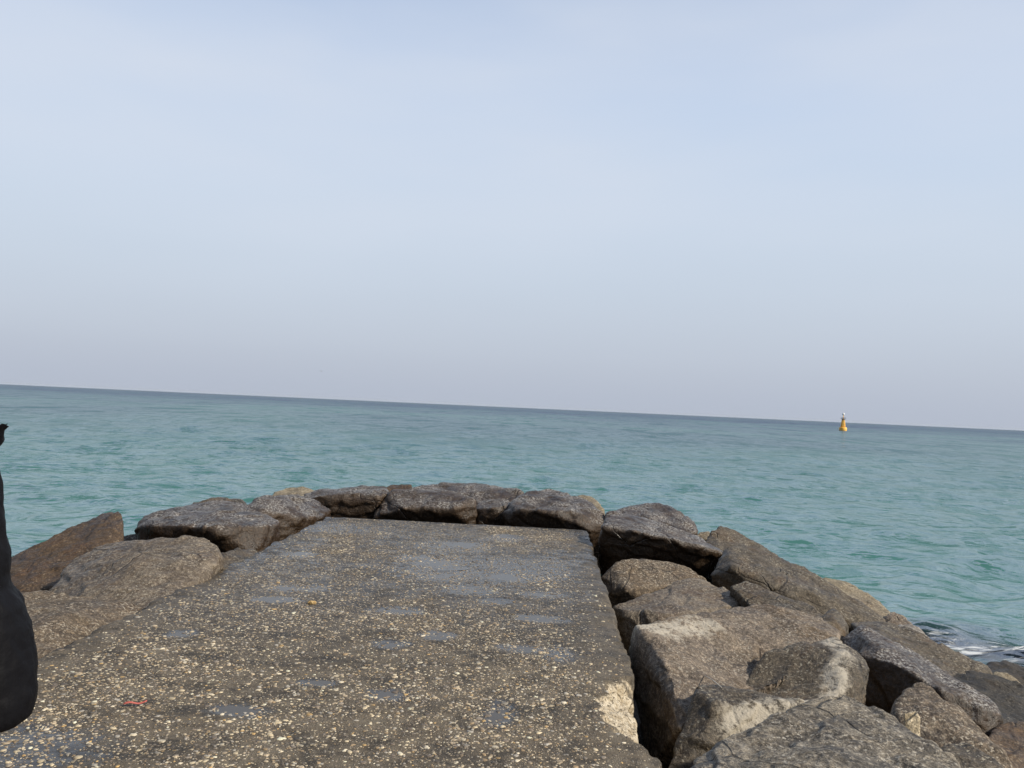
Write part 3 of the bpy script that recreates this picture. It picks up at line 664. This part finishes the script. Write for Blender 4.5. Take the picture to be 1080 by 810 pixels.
for A, B in zip(rows, rows[1:]):
    for j in range(4): bm.faces.new((A[j], A[(j+1) % 4], B[(j+1) % 4], B[j]))
bm.faces.new(rows[0][::-1]); bm.faces.new(rows[-1])
tag(bm_obj('plastic_scrap', bm, plain('faded_red_plastic', (.42, .10, .08), .5)), 'faded red strip of plastic lying on the concrete near the black coat', 'litter')
def pebble_obj(px, py, r, mat, label):
    c = atz(px, py, 0); bm = bmesh.new(); bmesh.ops.create_icosphere(bm, subdivisions=3, radius=1)
    for v in bm.verts:
        n = 1 + .22*float(perlin(np.array([[v.co.x*1.3 + px, v.co.y*1.3, v.co.z*1.3]]))[0])
        v.co = Vector((v.co.x*r*1.25, v.co.y*r*.9, v.co.z*r*.6))*n
    tag(bm_obj('pebble', bm, mat, loc=(c.x, c.y, r*.35)), label, 'pebble')
pebble_obj(329, 637, .028, rock_mat('ochre_pebble', (.36, .22, .07), (.46, .29, .10), (.55, .40, .2), .1), 'ochre yellow pebble on the concrete beside the left puddles')

# ------------------------------------------------------------------ navigation buoy far out on the right
B = atz(889, 454.2, SEA_Z)
buoy = tag(empty('buoy', B), 'yellow navigation buoy with a tapering tower, floating alone on the open sea', 'buoy')
ylw = N('buoy_yellow_paint'); c = ylw.mix(ylw.rng(ylw.noise(1.5, 4), .45, .7), (.95, .54, .10), (.86, .44, .07)); M['yel'] = ylw.set(c, .45)
M['bdark'] = plain('buoy_dark_metal', (.06, .05, .05), .5); M['bwhite'] = plain('buoy_white_paint', (.8, .8, .8), .4)
def lathe(prof, k=28):
    bm = bmesh.new(); rings = [[bm.verts.new((r*math.cos(j*2*math.pi/k), r*math.sin(j*2*math.pi/k), z)) for j in range(k)] for r, z in prof]
    for A, B_ in zip(rings, rings[1:]):
        for j in range(k): bm.faces.new((A[j], A[(j+1) % k], B_[(j+1) % k], B_[j]))
    bm.faces.new(rings[0][::-1]); bm.faces.new(rings[-1]); return bm
bm_obj('float', lathe([(.9, -.7), (1.25, -.3), (1.45, .2), (1.45, 1.05), (1.3, 1.3), (.7, 1.42)]), M['yel'], buoy)
def bars(list_, r):
    bm = bmesh.new()
    for p, q in list_:
        t = tube([p, q], r, 6); me = bpy.data.meshes.new('t'); t.to_mesh(me); t.free(); bm.from_mesh(me); bpy.data.meshes.remove(me)
    return bm
for j in range(4):
    a = j*math.pi/2 + .5
    bm_obj('tower_leg', tube([(1.05*math.cos(a), 1.05*math.sin(a), 1.2), (.5*math.cos(a), .5*math.sin(a), 4.5)], .09, 8), M['yel'], buoy)
br = []
for j in range(4):
    a, a2 = j*math.pi/2 + .5, (j+1)*math.pi/2 + .5
    for z0, z1 in ((1.4, 2.9), (2.9, 4.4)):
        r0, r1 = 1.05 - (z0-1.2)*.167, 1.05 - (z1-1.2)*.167
        br.append(((r0*math.cos(a), r0*math.sin(a), z0), (r1*math.cos(a2), r1*math.sin(a2), z1)))
bm_obj('lattice_brace', bars(br, .05), M['yel'], buoy)
bm_obj('radar_reflector', lathe([(.75, 1.42), (.98, 1.6), (.66, 3.7), (.5, 4.38)], 8), M['yel'], buoy, smooth=False)
bm_obj('platform', lathe([(.75, 4.42), (.95, 4.47), (.95, 4.62), (.7, 4.66)]), M['bdark'], buoy)
bm_obj('railing', bars([((.9*math.cos(j*.785), .9*math.sin(j*.785), 4.6), (.9*math.cos(j*.785), .9*math.sin(j*.785), 5.1)) for j in range(8)] + [((.9*math.cos(j*.785), .9*math.sin(j*.785), 5.1), (.9*math.cos((j+1)*.785), .9*math.sin((j+1)*.785), 5.1)) for j in range(8)], .035), M['bdark'], buoy)
bm_obj('lantern_post', lathe([(.16, 4.6), (.13, 6.0)], 12), M['yel'], buoy)
bm_obj('lantern', lathe([(.2, 5.95), (.42, 6.1), (.42, 6.6), (.3, 6.8), (.1, 6.9)], 16), M['bwhite'], buoy)

# ------------------------------------------------------------------ gull over the horizon
G = at(339, 391.5, 230)
gull = tag(empty('gull', G), 'tiny gull gliding above the horizon on the left', 'bird')
gm = plain('gull_feathers', (.22, .23, .25), .7)
bm = bmesh.new(); bmesh.ops.create_uvsphere(bm, u_segments=16, v_segments=10, radius=1)
for v in bm.verts:
    t = v.co.y
    v.co = Vector((v.co.x*.09*(1 - .25*abs(t)), v.co.y*.27, v.co.z*.085 + .02*t))
bmesh.ops.create_cone(bm, segments=10, radius1=.02, radius2=.004, depth=.07, cap_ends=True, matrix=Matrix.Translation((0, .29, .015)) @ Matrix.Rotation(R(-90), 4, 'X'))
for sx in (-1, 1):      # tail fan halves
    q = [bm.verts.new(p) for p in ((0, -.2, 0), (sx*.03, -.22, 0), (sx*.08, -.38, -.01), (0, -.39, -.01))]; bm.faces.new(q)
bm_obj('body', bm, gm, gull)
for sx in (-1, 1):
    bm = bmesh.new(); st = [(.05, .10, -.10, .03), (.28, .15, -.08, .12), (.45, .12, -.07, .13), (.66, -.02, -.10, .07)]
    up = [[bm.verts.new((sx*x_, y0, z_ + .012)), bm.verts.new((sx*x_, (y0+y1)/2, z_ + .02)), bm.verts.new((sx*x_, y1, z_)), bm.verts.new((sx*x_, (y0+y1)/2, z_ - .006))] for x_, y0, y1, z_ in st]
    for A, B_ in zip(up, up[1:]):
        for j in range(4): bm.faces.new((A[j], A[(j+1) % 4], B_[(j+1) % 4], B_[j]))
    bm.faces.new(up[0]); bm.faces.new(up[-1])
    bm_obj('wing', bm, gm, gull)

# ------------------------------------------------------------------ person at the left edge
PX, PY = -2.27, 3.15
per = tag(empty('person', (PX, PY, 0)), 'person in a long black padded coat standing on the concrete at the left edge', 'person')
def ringed(secs, k=40, fit=1.0):
    bm = bmesh.new(); rings = []
    for (z, rx, ry, ox, oy) in secs:
        rx *= fit; ry *= fit
        rings.append([bm.verts.new((ox + rx*math.cos(j*2*math.pi/k), oy + ry*math.sin(j*2*math.pi/k), z)) for j in range(k)])
    for A, B_ in zip(rings, rings[1:]):
        for j in range(k): bm.faces.new((A[j], A[(j+1) % k], B_[(j+1) % k], B_[j]))
    bm.faces.new(rings[0][::-1]); bm.faces.new(rings[-1]); return bm
def add(bm, other):
    me = bpy.data.meshes.new('t'); other.to_mesh(me); other.free(); bm.from_mesh(me); bpy.data.meshes.remove(me)
coat = ringed([(.332, .402, .315, 0, 0), (.345, .415, .32, 0, 0), (.38, .424, .325, 0, 0), (.43, .425, .325, 0, 0), (.57, .405, .31, 0, 0), (.68, .378, .29, 0, 0), (.76, .345, .27, 0, 0), (.83, .285, .24, 0, 0), (.955, .282, .23, 0, 0), (1.04, .252, .21, 0, 0),
               (1.127, .238, .19, 0, 0), (1.25, .222, .175, 0, 0), (1.36, .20, .15, 0, 0), (1.42, .15, .12, 0, 0), (1.47, .085, .085, 0, .01), (1.52, .08, .08, 0, .015)], fit=.89)
SH, ELB, WR = Vector((.12, 0, 1.375)), Vector((.222, -.015, 1.432)), Vector((-.06, .16, 1.50))
add(coat, tube([SH - Vector((.06, 0, .02)), SH, (SH+ELB)/2 + Vector((0, .03, 0)), ELB, ELB + (WR-ELB)*.35, ELB + (WR-ELB)*.9], [.06, .062, .052, .036, .044, .042], 16))
mir = lambda v: Vector((-v.x, v.y, v.z))
add(coat, tube([mir(SH) + Vector((.06, 0, -.02)), mir(SH), Vector((-.24, .03, 1.2)), Vector((-.23, .08, 1.06)), Vector((-.17, .17, .98))], [.07, .075, .066, .06, .05], 16))
me = remesh(coat, .011, 3, 'coat'); v, n = get_v(me)
zq = (v[:, 2] - .335)/.135 + .16*fbm(v*3.1, 2); quilt = np.abs(np.sin(zq*math.pi))**.4
v += n*((.004*quilt - .004) + .012*fbm(v*np.array([5, 5, 3]), 3) + .004*fbm(v*22, 2))[:, None]; set_v(me, v)
s = N('black_padded_nylon'); M['coat'] = s.set((.0045, .0045, .006), .6, s.bump(s.noise(28, 4), .01, .5), **{'Specular IOR Level': .10})
me.materials.append(M['coat']); link('coat', me, per)
# body: head, neck, trunk, legs, arms and hands in one continuous skin
skin = bmesh.new()
bmesh.ops.create_uvsphere(skin, u_segments=24, v_segments=16, radius=1, matrix=Matrix.Translation((0, .03, 1.615)) @ Matrix.Diagonal((.076, .095, .112, 1)))
add(skin, tube([(0, .01, 1.40), (0, .02, 1.56)], [.06, .052], 14))
add(skin, tube([(0, .11, 1.60), (0, .135, 1.59), (0, .115, 1.575)], [.012, .014, .012], 8))                 # nose
for sx in (-1, 1):
    bmesh.ops.create_uvsphere(skin, u_segments=10, v_segments=8, radius=1, matrix=Matrix.Translation((sx*.078, .02, 1.61)) @ Matrix.Diagonal((.012, .02, .032, 1)))
    add(skin, tube([(sx*.09, 0, .85), (sx*.10, .01, .48), (sx*.10, -.01, .12), (sx*.10, 0, .06)], [.085, .058, .042, .045], 14))
    add(skin, tube([(sx*.10, -.05, .045), (sx*.105, .06, .04), (sx*.11, .15, .032)], [.042, .044, .03], 12))
add(skin, ringed([(.78, .15, .11, 0, 0), (.95, .16, .12, 0, 0), (1.1, .13, .1, 0, 0), (1.3, .16, .11, 0, 0), (1.4, .12, .08, 0, 0), (1.44, .05, .05, 0, 0)], 20))
def hand(wr, dr, side):
    dr = dr.normalized(); up = Vector((0, 0, 1)); lat = dr.cross(up).normalized()*side
    add(skin, tube([wr - dr*.10, wr], [.032, .026], 12))
    add(skin, tube([wr, wr + dr*.045, wr + dr*.085], [.028, .036, .032], 12))
    for q, (off, ln) in enumerate(((-.027, .062), (-.009, .074), (.009, .070), (.027, .054))):
        b0 = wr + dr*.085 + up*off*-1
        add(skin, tube([b0 - dr*.03, b0, b0 + dr*ln*.45 + lat*.012, b0 + dr*ln*.7 + lat*.035, b0 + dr*ln*.6 + lat*.055], [.010, .0095, .009, .0085, .007], 8))
    add(skin, tube([wr + dr*.02 + up*.02, wr + dr*.05 + up*.045 + lat*.02, wr + dr*.085 + up*.05 + lat*.045], [.013, .011, .008], 8))
add(skin, tube([SH, ELB - Vector((.02, 0, .0)), WR], [.04, .014, .024], 12)); hand(WR, (WR - ELB), -1)
LW = Vector((-.15, .19, .965)); add(skin, tube([mir(SH), Vector((-.235, .07, 1.08)), LW], [.045, .038, .028], 12)); hand(LW, Vector((.35, .55, -.25)), 1)
me = remesh(skin, .006, 2, 'body'); s = N('skin'); me.materials.append(s.set((.50, .30, .21), .5)); link('body', me, per)
# face: eyes and mouth
for sx in (-1, 1):
    bm = bmesh.new(); bmesh.ops.create_uvsphere(bm, u_segments=12, v_segments=8, radius=.0115, matrix=Matrix.Translation((sx*.032, .108, 1.622)))
    bm_obj('eye', bm, plain('eye', (.05, .035, .03), .2), per)
bm_obj('mouth', tube([(-.024, .108, 1.553), (0, .121, 1.551), (.024, .108, 1.553)], [.003, .0065, .003], 8), plain('lips', (.36, .13, .11), .45), per)
# hair cap
bm = bmesh.new(); bmesh.ops.create_uvsphere(bm, u_segments=28, v_segments=20, radius=1, matrix=Matrix.Translation((0, .02, 1.63)) @ Matrix.Diagonal((.087, .103, .115, 1)))
bmesh.ops.delete(bm, geom=[v for v in bm.verts if v.co.y > .07 and v.co.z < 1.675 or v.co.z < 1.54], context='VERTS')
for v in bm.verts: v.co += v.co.normalized()*.006*math.sin(v.co.x*220)
bm_obj('hair', bm, plain('black_hair', (.012, .010, .009), .4), per)
# trousers and shoes
tr = bmesh.new(); sh = bmesh.new()
for sx in (-1, 1):
    add(tr, tube([(sx*.09, 0, .86), (sx*.10, .01, .5), (sx*.10, -.008, .1)], [.10, .078, .068], 16))
me = remesh(tr, .012, 3, 'trousers'); me.materials.append(plain('dark_cloth', (.018, .018, .022), .8)); link('trousers', me, per)
for sx in (-1, 1):
    bm = ringed([(.0, .045, .13, sx*.105, .05), (.02, .052, .14, sx*.105, .05), (.05, .05, .13, sx*.105, .045), (.085, .045, .085, sx*.103, .01), (.11, .045, .055, sx*.10, -.01)], 24)
    bm_obj('shoe', bm, plain('black_rubber', (.015, .015, .015), .5), per)

# ------------------------------------------------------------------ the air: thin sea haze
bm = bmesh.new(); bmesh.ops.create_cube(bm, size=1)
for v in bm.verts: v.co = Vector((v.co.x*30000, v.co.y*30000, v.co.z*22 + 5))
me = bpy.data.meshes.new('haze'); bm.to_mesh(me); bm.free()
hm = bpy.data.materials.new('haze'); hm.use_nodes = True; ht = hm.node_tree; ht.nodes.clear()
ho = ht.nodes.new('ShaderNodeOutputMaterial'); pv = ht.nodes.new('ShaderNodeVolumePrincipled')
pv.inputs['Color'].default_value = (.84, .92, 1, 1); pv.inputs['Density'].default_value = .00003; pv.inputs['Anisotropy'].default_value = 0
ht.links.new(pv.outputs[0], ho.inputs['Volume']); me.materials.append(hm)
tag(link('haze', me), kind='stuff')
